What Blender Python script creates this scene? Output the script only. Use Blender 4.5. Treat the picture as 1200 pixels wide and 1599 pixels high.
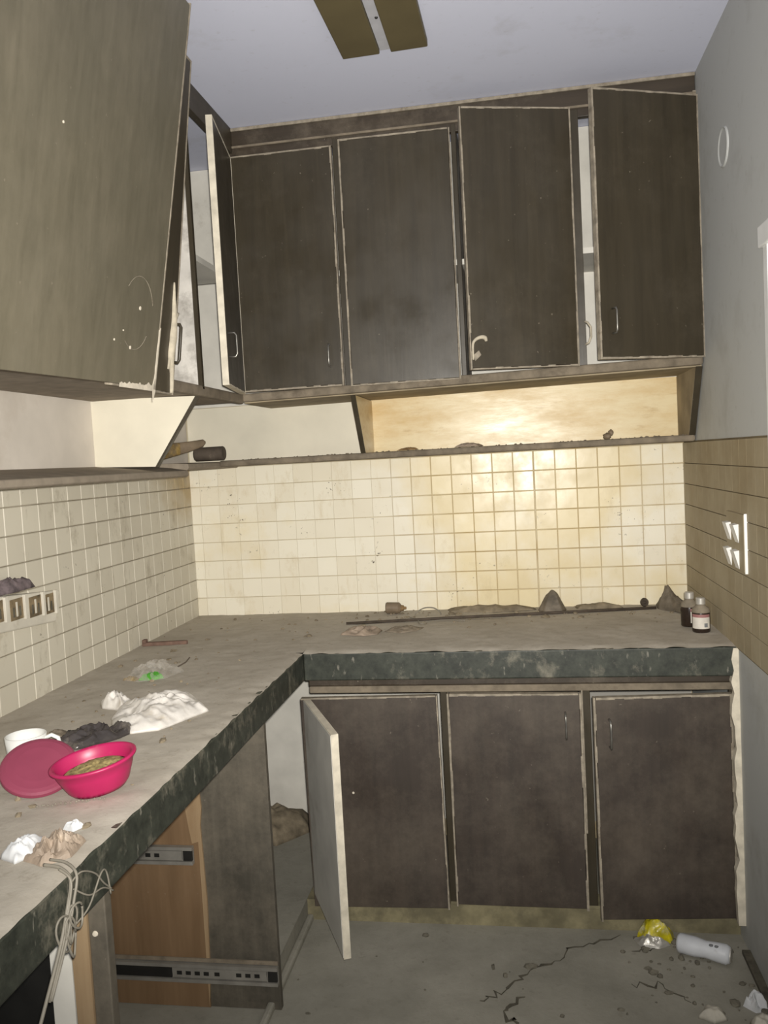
import bpy, bmesh, math, random
from mathutils import Vector, Matrix, noise

# ---------------------------------------------------------------- reset
for o in list(bpy.data.objects):
    bpy.data.objects.remove(o, do_unlink=True)
SC = bpy.context.scene
COL = SC.collection
R = math.radians
random.seed(7)

# ---------------------------------------------------------------- camera
CAM = Vector((1.25717, -3.07053, 1.43292))
right = Vector((0.986211, 0.156380, -0.054156))
up = Vector((0.043715, 0.069451, 0.996627))
fwd = Vector((-0.159614, 0.985252, -0.061657))
cd = bpy.data.cameras.new('camera')
cam = bpy.data.objects.new('camera', cd)
COL.objects.link(cam)
m = Matrix.Identity(4)
for i in range(3):
    m[i][0] = right[i]; m[i][1] = up[i]; m[i][2] = -fwd[i]; m[i][3] = CAM[i]
cam.matrix_world = m
cd.sensor_fit = 'HORIZONTAL'; cd.sensor_width = 36.0
cd.lens = 36.0 * 1299.54 / 1200.0
cd.clip_start = 0.02
SC.camera = cam

# ---------------------------------------------------------------- world, flash, exposure
w = bpy.data.worlds.new('world'); SC.world = w; w.use_nodes = True
bg = w.node_tree.nodes['Background']
bg.inputs[0].default_value = (0.90, 0.94, 1.0, 1); bg.inputs[1].default_value = 0.34
ld = bpy.data.lights.new('phone_flash', 'SPOT')
ld.energy = 300; ld.color = (1.0, 0.965, 0.90); ld.shadow_soft_size = 0.012
ld.spot_size = R(104); ld.spot_blend = 1.0
flash = bpy.data.objects.new('phone_flash', ld); COL.objects.link(flash)
flash.location = CAM + up * 0.022 + right * 0.012
aim = (fwd + up * 0.13).normalized()
flash.rotation_euler = aim.to_track_quat('-Z', 'Y').to_euler()
vs = SC.view_settings
vs.view_transform = 'Standard'; vs.look = 'None'; vs.gamma = 1.0; vs.use_curve_mapping = False
vs.exposure = 0.0

# ---------------------------------------------------------------- dimensions
W = 1.8436      # right wall
L = 0.5946      # worktop depth, left run
D = 0.660       # worktop depth, back run
H = 0.8635      # worktop top
T = 0.0835      # worktop edge
ZC = 2.5568     # ceiling
U = 0.345       # upper cabinet depth
ZB = 1.680
ZS = 1.4394     # top of tiles / underside of open shelf
F = 0.612       # base cabinet face
PX, PZ = 0.075, 0.072
YR = -3.9       # open end of the room behind the viewer

# ---------------------------------------------------------------- material helpers
def lin(c):
    c = c / 255.0
    return c / 12.92 if c <= 0.04045 else ((c + 0.055) / 1.055) ** 2.4
def C(r, g, b): return (lin(r), lin(g), lin(b), 1.0)

class NT:
    def __init__(s, name):
        s.m = bpy.data.materials.new(name); s.m.use_nodes = True
        s.t = s.m.node_tree; s.n = s.t.nodes; s.l = s.t.links
        s.b = s.n['Principled BSDF']
        s.pos = None
    def node(s, t, **kw):
        x = s.n.new(t)
        for k, v in kw.items(): setattr(x, k, v)
        return x
    def P(s):
        if not s.pos:
            s.pos = s.node('ShaderNodeNewGeometry').outputs['Position']
        return s.pos
    def vec(s, scale, off=(0, 0, 0)):
        x = s.node('ShaderNodeMapping'); x.inputs['Scale'].default_value = scale
        x.inputs['Location'].default_value = off
        s.l.new(s.P(), x.inputs['Vector']); return x.outputs[0]
    def noise(s, scale, detail=4, rough=.55, vs=(1, 1, 1), off=(0, 0, 0), dist=0.0):
        x = s.node('ShaderNodeTexNoise'); x.inputs['Scale'].default_value = scale
        x.inputs['Detail'].default_value = detail; x.inputs['Roughness'].default_value = rough
        x.inputs['Distortion'].default_value = dist
        s.l.new(s.vec(vs, off), x.inputs['Vector']); return x.outputs['Fac']
    def ramp(s, fac, lo, hi, a=0.0, b=1.0):
        x = s.node('ShaderNodeMapRange'); x.clamp = True
        x.inputs[1].default_value = lo; x.inputs[2].default_value = hi
        x.inputs[3].default_value = a; x.inputs[4].default_value = b
        s.l.new(fac, x.inputs[0]); return x.outputs[0]
    def math(s, op, a, b):
        x = s.node('ShaderNodeMath', operation=op)
        for i, v in enumerate((a, b)):
            if isinstance(v, (int, float)): x.inputs[i].default_value = v
            else: s.l.new(v, x.inputs[i])
        return x.outputs[0]
    def mix(s, fac, a, b):
        x = s.node('ShaderNodeMix', data_type='RGBA')
        if isinstance(fac, (int, float)): x.inputs[0].default_value = fac
        else: s.l.new(fac, x.inputs[0])
        for i, v in ((6, a), (7, b)):
            if isinstance(v, tuple): x.inputs[i].default_value = v
            else: s.l.new(v, x.inputs[i])
        return x.outputs[2]
    def sep(s, axis):
        x = s.node('ShaderNodeSeparateXYZ'); s.l.new(s.P(), x.inputs[0]); return x.outputs[axis]
    def rnd(s):
        return s.node('ShaderNodeObjectInfo').outputs['Random']
    def out(s, col, rough=.6, spec=.5, bump=None, bs=.2, bd=.01, metal=0):
        if isinstance(col, tuple): s.b.inputs['Base Color'].default_value = col
        else: s.l.new(col, s.b.inputs['Base Color'])
        if isinstance(rough, (int, float)): s.b.inputs['Roughness'].default_value = rough
        else: s.l.new(rough, s.b.inputs['Roughness'])
        s.b.inputs['Specular IOR Level'].default_value = spec
        s.b.inputs['Metallic'].default_value = metal
        if bump is not None:
            x = s.node('ShaderNodeBump'); x.inputs['Strength'].default_value = bs
            x.inputs['Distance'].default_value = bd
            s.l.new(bump, x.inputs['Height']); s.l.new(x.outputs[0], s.b.inputs['Normal'])
        return s.m

def simple(name, col, rough=.6, var=.12, scale=14, spec=.4, metal=0, bs=.12, dust=None, dl=.5):
    t = NT(name)
    n = t.noise(scale, 5)
    dark = tuple(c * (1 - var * 2.2) for c in col[:3]) + (1,)
    lite = tuple(min(1, c * (1 + var * 1.2)) for c in col[:3]) + (1,)
    c = t.mix(t.ramp(n, .3, .7), dark, lite)
    if dust:
        c = t.mix(t.ramp(t.noise(scale * .6, 6, .7, off=(3, 1, 5)), dl, dl + .18, 0, .9), c, dust)
    return t.out(c, rough, spec, n, bs, .004, metal)

DUST = C(166, 153, 134)

def wood(name, base, dark, dustamt=.35, rough=.38, axis='z', dl=.55):
    t = NT(name)
    v = {'z': (14, 14, .9), 'x': (.9, 14, 14), 'y': (14, .9, 14)}[axis]
    g = t.noise(2.2, 6, .6, v, dist=.4)
    g2 = t.noise(9, 3, .5, v)
    c = t.mix(t.ramp(g, .3, .7), dark, base)
    c = t.mix(t.ramp(g2, .45, .75, 0, .25), c, dark)
    d = t.ramp(t.noise(3.2, 10, .78, off=(2, 7, 1)), dl - .05, dl + .35, 0, dustamt)
    c = t.mix(d, c, DUST)
    sp = t.ramp(t.noise(75, 2, .5, off=(9, 4, 1)), .74, .78, 0, .35)
    c = t.mix(sp, c, C(150, 140, 124))
    r = t.ramp(t.noise(6, 4, .6, off=(1, 1, 8)), .3, .7, rough - .06, rough + .16)
    return t.out(c, r, .45, g2, .05, .002)

M = {}
M['wood_dark'] = wood('dark_laminate', C(64, 57, 44), C(52, 46, 35), .10, .34)
M['wood_dark_x'] = wood('dark_laminate_rail', C(66, 56, 44), C(50, 42, 33), .45, .45, 'x')
M['wood_dark_y'] = wood('dark_laminate_side_rail', C(70, 62, 48), C(52, 46, 36), .45, .45, 'y')
M['wood_olive_lit'] = wood('worn_flash_lit_laminate', C(108, 102, 86), C(94, 89, 74), .16, .42, 'z', .5)  # paler than the other doors: nearness to the flash put into its colour
M['wood_base'] = wood('dusty_brown_laminate', C(66, 57, 50), C(55, 48, 42), .24, .5, 'z', .47)
M['wood_panel'] = wood('dusty_charcoal_laminate', C(84, 79, 69), C(64, 60, 52), .40, .6, 'z', .45)
M['plywood'] = wood('raw_plywood', C(128, 102, 74), C(108, 84, 58), .15, .7, 'z', .6)
M['rawwood'] = wood('raw_pine', C(160, 136, 104), C(138, 112, 82), .3, .8, 'z')
M['edge'] = simple('dusty_edging', C(152, 142, 126), .8, .18, 40, dust=C(105, 92, 76), dl=.56)
M['edge_white'] = simple('pale_edging', C(214, 205, 186), .7, .1, 30)
M['inner_white'] = simple('white_inner_laminate', C(222, 218, 208), .55, .06, 9, dust=C(176, 168, 154), dl=.6)
M['inner_grime'] = simple('grimy_white_board', C(205, 200, 192), .7, .12, 12, dust=C(140, 134, 126), dl=.47)
M['inner_grey'] = simple('dusty_white_laminate', C(178, 174, 166), .7, .06, 5, dust=C(150, 145, 135), dl=.55)
M['underside'] = simple('dusty_underside', C(160, 146, 120), .8, .14, 10)
M['dust_rail'] = simple('dust_coated_rail', C(126, 115, 99), .9, .16, 22, dust=C(92, 82, 70), dl=.55)
M['dust_shelf'] = simple('dust_coated_shelf', C(142, 131, 116), .9, .10, 22, dust=C(112, 102, 90), dl=.58)
M['steel'] = simple('dull_steel', C(150, 147, 140), .35, .1, 30, metal=.8)
M['slide_grey'] = simple('galvanised_steel', C(150, 146, 138), .5, .1, 20, metal=.4)
M['black_metal'] = simple('black_metal', C(34, 33, 31), .5, .15, 20)
M['chip'] = simple('bare_chipped_edge', C(218, 208, 190), .8, .08, 60)
M['paint_drip'] = simple('cement_smear', C(188, 178, 158), .85, .1, 50)
M['white_plastic'] = simple('yellowed_white_plastic', C(204, 198, 184), .4, .06, 18, dust=C(160, 148, 124), dl=.58)
M['white_clean'] = simple('white_plastic', C(235, 234, 230), .4, .03, 18)
M['socket_hole'] = simple('grimy_socket_insert', C(128, 112, 86), .7, .3, 30)
M['fixture_brown'] = simple('brown_fitting', C(100, 90, 64), .6, .05, 9)
M['fixture_white'] = simple('fitting_white', C(190, 190, 196), .6, .05, 20)
M['white_frame'] = simple('white_gloss_paint', C(232, 232, 230), .5, .05, 12)
M['wall_plate'] = simple('painted_cover', C(176, 178, 176), .7, .05, 20)

# painted plaster
def plaster(name, col, stain, lo=.5, amt=.5):
    t = NT(name)
    n = t.noise(4.5, 7, .65)
    c = t.mix(t.ramp(n, lo, lo + .25, 0, amt), col, stain)
    sm = t.noise(34, 5, .6)
    c = t.mix(t.ramp(sm, .62, .72, 0, .22), c, stain)
    return t.out(c, .75, .3, t.noise(26, 6, .6), .12, .004)
M['plaster'] = plaster('grey_painted_plaster', C(186, 187, 184), C(146, 143, 134), .52, .55)
M['ceiling'] = plaster('lilac_white_ceiling', C(214, 217, 234), C(174, 172, 174), .58, .5)

# grout bed behind tiles: grubby joints
t = NT('grubby_grout')
c = t.mix(t.ramp(t.noise(5, 5, .6), .35, .65), C(206, 195, 168), t.mix(t.ramp(t.sep(0), .5, 1.0), C(176, 164, 138), C(164, 138, 92)))
M['grout'] = t.out(c, .9, .2, t.noise(80, 3), .2, .003)
t = NT('pale_grout')
c = t.mix(t.ramp(t.noise(7, 5, .6), .4, .7), C(160, 151, 134), C(120, 110, 92))
M['grout_left'] = t.out(c, .9, .2, t.noise(80, 3), .2, .003)
t = NT('brown_grout')
c = t.mix(t.ramp(t.noise(7, 5, .6), .4, .7), C(118, 106, 82), C(98, 86, 66))
M['grout_right'] = t.out(c, .9, .2, t.noise(80, 3), .2, .003)

def tile_mat(name, base, grease, dirt, greaseside, rough, speck=True, dirtamt=.5, greaselo=.5):
    t = NT(name)
    n = t.noise(2.6, 6, .62, off=(1, 2, 3))
    if greaseside is not None:      # cooking grease gathered along one stretch of the wall
        g = t.math('ADD', n, greaseside(t))
    else: g = n
    c = t.mix(t.ramp(g, greaselo, greaselo + .25, 0, .9), base, grease)
    tone = t.ramp(t.rnd(), 0, 1, 0, .22)
    c = t.mix(tone, c, dirt)
    d = t.noise(9, 9, .75, (1, 1, .55), off=(5, 5, 5))
    c = t.mix(t.ramp(d, .56, .74, 0, dirtamt), c, dirt)
    st_ = t.ramp(t.noise(26, 5, .7, (1, 1, .18), off=(2, 9, 4)), .60, .74, 0, dirtamt * .7)
    c = t.mix(st_, c, dirt)
    if speck:
        s = t.noise(95, 2, .5, off=(4, 4, 4)); k = t.ramp(t.noise(5.5, 3, .5, off=(8.3, 2, 2.2)), .55, .66)
        c = t.mix(t.math('MULTIPLY', t.ramp(s, .68, .71), k), c, C(70, 56, 38))
    r = t.ramp(t.noise(11, 5, .6), .3, .75, rough, rough + .25)
    return t.out(c, r, .5, t.noise(16, 4, .55), .10, .004)
M['tile_back'] = tile_mat('cream_glazed_tile', C(234, 228, 210), C(222, 205, 160), C(190, 170, 128),
    lambda t: t.math('SUBTRACT', t.math('MULTIPLY', t.ramp(t.sep(0), .7, 1.15), .32),
                     t.math('MULTIPLY', t.ramp(t.sep(0), 1.45, 1.75), .2)), .24, True, .5, .55)
M['tile_left'] = tile_mat('dusty_white_tile', C(206, 200, 184), C(176, 152, 106), C(142, 132, 112),
    lambda t: t.math('MULTIPLY', t.math('MULTIPLY', t.ramp(t.sep(1), -.45, -.05), t.ramp(t.sep(2), 1.18, 1.42)), .5), .32, True, .95, .57)
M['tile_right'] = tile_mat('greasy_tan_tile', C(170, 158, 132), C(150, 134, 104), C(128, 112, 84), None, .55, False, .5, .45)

# open shelf panels
t = NT('cream_back_panel')
st = t.noise(3, 8, .7, (1, 1, 3.2), off=(0, 0, 2))
c = t.mix(t.ramp(st, .42, .68, 0, .9), C(226, 209, 168), C(206, 176, 120))
c = t.mix(t.ramp(t.noise(14, 8, .7, (.6, 1, 2.5)), .58, .72, 0, .5), c, C(172, 138, 84))
M['panel_cream'] = t.out(c, t.ramp(st, .3, .7, .26, .46), .4, t.noise(10, 5, .6, (.5, 1, 2.5)), .14, .006)
M['panel_white'] = simple('off_white_panel', C(226, 219, 200), .4, .04, 6, bs=.05)
M['panel_pink'] = simple('dusty_white_panel', C(210, 202, 192), .45, .06, 5, dust=C(190, 180, 168), dl=.52, bs=.05)

# worktop and dust
t = NT('dark_granite_edge')
g = t.noise(34, 6, .7)
c = t.mix(t.ramp(g, .35, .7), C(40, 43, 37), C(66, 69, 60))
sm = t.noise(8, 9, .75, (1, 1, .8), off=(3, 3, 1))
c = t.mix(t.ramp(sm, .54, .70, 0, .75), c, C(142, 136, 120))
sm2 = t.noise(60, 4, .6, (1, 1, .35))
c = t.mix(t.ramp(sm2, .64, .72, 0, .4), c, C(170, 164, 150))
M['granite'] = t.out(c, .48, .45, sm, .1, .003)
t = NT('thick_grey_dust')
a = t.noise(6, 9, .68); b = t.noise(42, 6, .7)
c = t.mix(t.ramp(a, .3, .7), C(166, 158, 145), C(188, 181, 169))
c = t.mix(t.ramp(b, .56, .74, 0, .55), c, C(138, 129, 115))
M['dust'] = t.out(c, .95, .15, t.math('ADD', a, t.math('MULTIPLY', b, .4)), .35, .006)
t = NT('dusty_concrete_floor')
a = t.noise(3.2, 9, .66); b = t.noise(30, 7, .7)
c = t.mix(t.ramp(a, .32, .68), C(134, 131, 120), C(162, 158, 146))
c = t.mix(t.ramp(b, .58, .76, 0, .5), c, C(108, 103, 90))
M['floor'] = t.out(c, .95, .12, t.math('ADD', a, t.math('MULTIPLY', b, .5)), .4, .008)
M['crack'] = simple('dark_dirt_crack', C(92, 87, 75), .95, .2, 40)
M['dirt'] = simple('grey_brown_dirt', C(136, 124, 104), .95, .2, 30, bs=.4)
M['floor_grit'] = simple('floor_grit', C(116, 111, 98), .95, .2, 30, bs=.4)
M['plinth'] = simple('mouldy_plinth', C(136, 128, 100), .9, .2, 14, dust=C(104, 98, 78), dl=.44, bs=.4)

# litter
M['pink'] = simple('pink_plastic', C(168, 34, 84), .38, .05, 12, bs=.04, dust=C(176, 104, 108), dl=.60)
M['pink_dusty'] = simple('dusty_pink_plastic', C(140, 62, 84), .6, .06, 10, dust=C(146, 106, 110), dl=.54)
M['food'] = simple('dried_food', C(150, 134, 90), .9, .22, 90, bs=.6)
M['ceramic'] = simple('white_ceramic', C(228, 228, 224), .25, .03, 10, dust=C(176, 168, 154), dl=.66)
M['bag_white'] = simple('white_polythene', C(216, 211, 204), .42, .08, 26, dust=C(186, 174, 154), dl=.56, bs=.5)
M['bag_black'] = simple('black_polythene', C(70, 65, 64), .24, .2, 25, dust=C(132, 124, 114), dl=.52)
M['bag_grey'] = simple('dust_covered_polythene', C(126, 115, 100), .7, .2, 25, dust=C(150, 138, 120), dl=.5)
M['bag_dark'] = simple('dust_dark_polythene', C(108, 99, 86), .7, .2, 25, dust=C(134, 123, 108), dl=.52)
M['paper_white'] = simple('white_tissue', C(208, 209, 210), .8, .03, 20)
M['paper_brown'] = simple('brown_wrapper', C(150, 134, 118), .6, .16, 30, dust=C(196, 180, 160), dl=.55)
M['green_foil'] = simple('green_foil', C(88, 176, 58), .25, .25, 30, metal=.3)
M['yellow_foil'] = simple('yellow_foil', C(196, 182, 34), .3, .25, 40, dust=C(196, 192, 170), dl=.52)
M['rust'] = simple('rusty_steel', C(116, 92, 80), .85, .15, 40)
M['dark_rod'] = simple('dark_dusty_rod', C(78, 68, 58), .8, .15, 30)
M['wire'] = simple('grey_wire', C(132, 126, 114), .55, .1, 30)
M['glass_brown'] = simple('dark_amber_glass', C(44, 34, 28), .2, .1, 20, spec=.5)
M['bottle_dust'] = simple('dust_on_glass', C(130, 120, 104), .8, .1, 30)
M['metal_cap'] = simple('silver_cap', C(196, 192, 184), .4, .08, 30, metal=.5)
M['label_paper'] = simple('bottle_label', C(206, 200, 190), .6, .06, 50)
M['label_band'] = simple('label_band', C(150, 106, 104), .6, .06, 50)
M['gold'] = simple('gold_print_pouch', C(146, 122, 72), .45, .3, 60, dust=C(112, 98, 78), dl=.44)
M['pouch'] = simple('dusty_pouch', C(128, 112, 92), .6, .15, 20)
M['roll'] = simple('dark_rubber_roll', C(84, 74, 64), .8, .16, 24, dust=C(124, 112, 98), dl=.56)
M['can'] = simple('white_crushed_can', C(206, 208, 212), .45, .06, 14, dust=C(160, 158, 152), dl=.6)
M['can_print'] = simple('grey_can_print', C(120, 122, 124), .5, .05, 20)
M['stone'] = simple('pale_plaster_lump', C(196, 190, 176), .9, .1, 30)
M['amber_debris'] = simple('brown_chip', C(140, 112, 76), .8, .2, 40)
M['violet_cloth'] = simple('grey_violet_rag', C(112, 100, 102), .8, .3, 40, dust=C(170, 160, 160), dl=.6)

t = NT('clear_polythene')
tr = t.node('ShaderNodeBsdfTransparent'); mx = t.node('ShaderNodeMixShader')
t.out(C(206, 200, 190), .2, .6, t.noise(60, 4), .3, .003)
fc = t.ramp(t.noise(22, 5, .6), .35, .75, .12, .5)
t.l.new(fc, mx.inputs[0]); t.l.new(tr.outputs[0], mx.inputs[1]); t.l.new(t.b.outputs[0], mx.inputs[2])
t.l.new(mx.outputs[0], t.n['Material Output'].inputs['Surface'])
M['clear'] = t.m

# ---------------------------------------------------------------- mesh helpers
class MB:
    def __init__(s): s.v = []; s.f = []
    def add(s, v, f):
        o = len(s.v); s.v += [tuple(p) for p in v]; s.f += [tuple(i + o for i in q) for q in f]; return s
    def box(s, x0, x1, y0, y1, z0, z1):
        x0, x1 = min(x0, x1), max(x0, x1); y0, y1 = min(y0, y1), max(y0, y1); z0, z1 = min(z0, z1), max(z0, z1)
        v = [(x0, y0, z0), (x1, y0, z0), (x1, y1, z0), (x0, y1, z0), (x0, y0, z1), (x1, y0, z1), (x1, y1, z1), (x0, y1, z1)]
        return s.add(v, [(0, 3, 2, 1), (4, 5, 6, 7), (0, 1, 5, 4), (1, 2, 6, 5), (2, 3, 7, 6), (3, 0, 4, 7)])
    def prism(s, poly, a0, a1, axis='y'):
        # poly: 2D points; extruded along axis. axis y: (x,z); axis x: (y,z); axis z: (x,y)
        n = len(poly)
        def p(q, a): return {'y': (q[0], a, q[1]), 'x': (a, q[0], q[1]), 'z': (q[0], q[1], a)}[axis]
        v = [p(q, a0) for q in poly] + [p(q, a1) for q in poly]
        f = [tuple(range(n)), tuple(range(2 * n - 1, n - 1, -1))] + [(i, i + n, (i + 1) % n + n, (i + 1) % n) for i in range(n)]
        return s.add(v, f)
    def tube(s, pts, r, n=8, sub=0):
        pts = [Vector(p) for p in pts]; k = len(pts)
        rs = list(r) if isinstance(r, (list, tuple)) else [r] * k
        if sub:     # Catmull-Rom smoothing of the centre line
            np_, nr_ = [], []
            for i in range(k - 1):
                p0, p1, p2, p3 = pts[max(i - 1, 0)], pts[i], pts[i + 1], pts[min(i + 2, k - 1)]
                for j in range(sub):
                    u = j / sub
                    np_.append(.5 * ((2 * p1) + (p2 - p0) * u + (2 * p0 - 5 * p1 + 4 * p2 - p3) * u * u + (3 * p1 - p0 - 3 * p2 + p3) * u ** 3))
                    nr_.append(rs[i] + (rs[i + 1] - rs[i]) * u)
            pts = np_ + [pts[-1]]; rs = nr_ + [rs[-1]]; k = len(pts)
        ref = None; v = []
        for i, p in enumerate(pts):
            d = (pts[min(i + 1, k - 1)] - pts[max(i - 1, 0)]).normalized()
            if ref is None:
                ref = d.orthogonal().normalized()
            else:
                ref = (ref - d * ref.dot(d)).normalized()
            b = d.cross(ref)
            for j in range(n):
                a = 2 * math.pi * j / n
                v.append(p + (ref * math.cos(a) + b * math.sin(a)) * rs[i])
        f = [(i * n + j, i * n + (j + 1) % n, (i + 1) * n + (j + 1) % n, (i + 1) * n + j) for i in range(k - 1) for j in range(n)]
        f += [tuple(range(n - 1, -1, -1)), tuple((k - 1) * n + j for j in range(n))]
        return s.add(v, f)
    def lathe(s, prof, n=32, sx=1, sy=1, rot=0, c=(0, 0, 0)):
        v = []; k = len(prof)
        for r, z in prof:
            for j in range(n):
                a = 2 * math.pi * j / n
                x, y = r * math.cos(a) * sx, r * math.sin(a) * sy
                v.append((c[0] + x * math.cos(rot) - y * math.sin(rot), c[1] + x * math.sin(rot) + y * math.cos(rot), c[2] + z))
        f = [(i * n + j, i * n + (j + 1) % n, (i + 1) * n + (j + 1) % n, (i + 1) * n + j) for i in range(k - 1) for j in range(n)]
        f += [tuple(range(n - 1, -1, -1)), tuple((k - 1) * n + j for j in range(n))]
        return s.add(v, f)
    def heap(s, outline, h, seed, c=None, rings=14, n=72, fold=.45, freq=30, p=2.2, q=.7, jig=.15, base=0.0):
        # crumpled low mass over a plan outline (star-shaped about its centre)
        k = len(outline)
        if c is None: c = (sum(a for a, b in outline) / k, sum(b for a, b in outline) / k)
        per = [outline[i] for i in range(k)]
        # resample outline
        seg = [math.dist(per[i], per[(i + 1) % k]) for i in range(k)]; tot = sum(seg); pts = []
        for j in range(n):
            d = tot * j / n; i = 0
            while d > seg[i] and i < k - 1: d -= seg[i]; i += 1
            u = d / max(seg[i], 1e-9); a, b = per[i], per[(i + 1) % k]
            pts.append((a[0] + (b[0] - a[0]) * u, a[1] + (b[1] - a[1]) * u))
        off = Vector((seed * 3.17, seed * 1.31, seed * 7.7)); size = tot / 6.3
        v = []
        def zz(x, y, tt):
            a = 1 - abs(noise.noise(Vector((x, y, 0)) * freq + off)) * 2
            b = 1 - abs(noise.noise(Vector((x, y, .3)) * freq * 2.3 + off)) * 2
            prof = max(0, 1 - tt ** p) ** q
            return base + h * prof * (1 - fold + fold * (.7 * a + .3 * b))
        for i in range(1, rings + 1):
            tt = i / rings
            for (px, py) in pts:
                x, y = c[0] + (px - c[0]) * tt, c[1] + (py - c[1]) * tt
                nx = noise.noise(Vector((x, y, 1.7)) * freq + off) * jig * size * (1 - .5 * tt) * .5
                ny = noise.noise(Vector((x, y, 5.1)) * freq + off) * jig * size * (1 - .5 * tt) * .5
                v.append((x + nx, y + ny, zz(x, y, tt)))
        v.append((c[0], c[1], zz(c[0], c[1], 0)))
        f = [((i) * n + j, (i) * n + (j + 1) % n, (i + 1) * n + (j + 1) % n, (i + 1) * n + j) for i in range(rings - 1) for j in range(n)]
        f = [tuple(reversed(q_)) for q_ in f]
        f += [(len(v) - 1, j, (j + 1) % n) for j in range(n)]
        f += [tuple((rings - 1) * n + j for j in range(n - 1, -1, -1))]
        return s.add(v, f)
    def rock(s, c, r, seed, amt=.35, sub=2):
        bm = bmesh.new(); bmesh.ops.create_icosphere(bm, subdivisions=sub, radius=1)
        off = Vector((seed * 2.3, seed * 5.1, seed))
        v = []
        for q in bm.verts:
            d = 1 + amt * noise.noise(q.co * 1.6 + off) * 2
            v.append((c[0] + q.co.x * r[0] * d, c[1] + q.co.y * r[1] * d, c[2] + q.co.z * r[2] * d))
        f = [tuple(x.index for x in q.verts) for q in bm.faces]; bm.free()
        return s.add(v, f)
    def shift(s, d):
        s.v = [(a - d[0], b - d[1], c - d[2]) for a, b, c in s.v]; return s
    def mesh(s, name, mat):
        me = bpy.data.meshes.new(name); me.from_pydata(s.v, [], s.f); me.update()
        bm = bmesh.new(); bm.from_mesh(me); bmesh.ops.recalc_face_normals(bm, faces=bm.faces); bm.to_mesh(me); bm.free()
        if mat: me.materials.append(mat)
        return me
    def build(s, name, mat, parent=None, bevel=0, smooth=False, origin=None, loc=None):
        """origin: world point the mesh is made around; children get mesh coordinates in their parent's frame."""
        if parent is not None and origin is None and loc is None:
            o_ = parent.get('_o', None)
            if o_ is not None: s.shift(o_)
        if origin is not None: s.shift(origin)
        me = s.mesh(name, mat)
        if smooth:
            for q in me.polygons: q.use_smooth = True
        o = bpy.data.objects.new(name, me); COL.objects.link(o)
        if origin is not None: o.location = origin
        if loc is not None: o.location = loc
        if parent is not None: o.parent = parent
        if bevel:
            b = o.modifiers.new('bevel', 'BEVEL'); b.width = bevel; b.segments = 2; b.limit_method = 'ANGLE'; b.angle_limit = R(40)
        return o

def tag(o, label, cat, group=None, kind=None):
    o['label'] = label; o['category'] = cat
    if group: o['group'] = group
    if kind: o['kind'] = kind
    return o
def thing(name, label, cat, loc, group=None):
    o = bpy.data.objects.new(name, None); COL.objects.link(o); o.location = loc
    o['_o'] = loc; o.empty_display_size = .05
    return tag(o, label, cat, group)
def struct(o): o['kind'] = 'structure'; return o
def one(name, mb, mat, label, cat, base, group=None, bevel=0, smooth=False, kind=None):
    return tag(mb.build(name, mat, None, bevel, smooth, origin=base), label, cat, group, kind)

# ================================================================ THE ROOM
wall_back = struct(MB().box(-.12, W + .12, 0, .12, 0, ZC + .1).build('wall_back', M['grout'], origin=(0, 0, 0)))
wall_left = struct(MB().box(-.12, 0, YR, 0, 0, ZC + .1).build('wall_left', M['plaster'], origin=(0, 0, 0)))
# right wall with a doorway opening nearer the viewer
DY0, DY1, DZ = -1.055, -1.86, 1.88
b = MB()
b.box(W, W + .12, 0, DY0, 0, ZC + .1)
b.box(W, W + .12, DY0, DY1, DZ, ZC + .1)
b.box(W, W + .12, DY1, YR, 0, ZC + .1)
wall_right = struct(b.build('wall_right', M['plaster'], origin=(0, 0, 0)))
floor = struct(MB().box(-.12, W + .9, YR, .12, -.1, 0).build('floor', M['floor'], origin=(0, 0, 0)))
ceiling = struct(MB().box(-.12, W + .12, YR, .12, ZC, ZC + .1).build('ceiling', M['ceiling'], origin=(0, 0, 0)))
# grout beds on the side walls
MB().box(0, .002, -1.80, 0, H - .02, ZS).build('grout_bed', M['grout_left'], wall_left)
MB().box(W - .002, W, -1.012, 0, H - .005, ZS + .004).build('grout_bed', M['grout_right'], wall_right)

def tile_mesh(name, w_, h_, mat, th=.005, c=.0016):
    # lies in local x-z, front towards local -y
    x, z = w_ / 2, h_ / 2
    v = [(-x, 0, -z), (x, 0, -z), (x, 0, z), (-x, 0, z)]
    v += [(-x, -th + c, -z), (x, -th + c, -z), (x, -th + c, z), (-x, -th + c, z)]
    v += [(-x + c, -th, -z + c), (x - c, -th, -z + c), (x - c, -th, z - c), (-x + c, -th, z - c)]
    f = [(0, 1, 5, 4), (1, 2, 6, 5), (2, 3, 7, 6), (3, 0, 4, 7), (4, 5, 9, 8), (5, 6, 10, 9), (6, 7, 11, 10), (7, 4, 8, 11), (8, 9, 10, 11)]
    me = bpy.data.meshes.new(name); me.from_pydata(v, [], f); me.materials.append(mat); me.update()
    return me
def put_tile(me, parent, loc, rz, jit=.004):
    o = bpy.data.objects.new('tile', me); COL.objects.link(o); o.parent = parent
    o.location = loc
    o.rotation_euler = (random.gauss(0, jit), 0, rz + random.gauss(0, jit))
rt = random.Random(3)
full = tile_mesh('tile', PX - .0015, PZ - .0022, M['tile_back'])
tight = tile_mesh('tile', PX - .0004, PZ - .0020, M['tile_back'], c=.0009)
x1 = W
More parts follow.
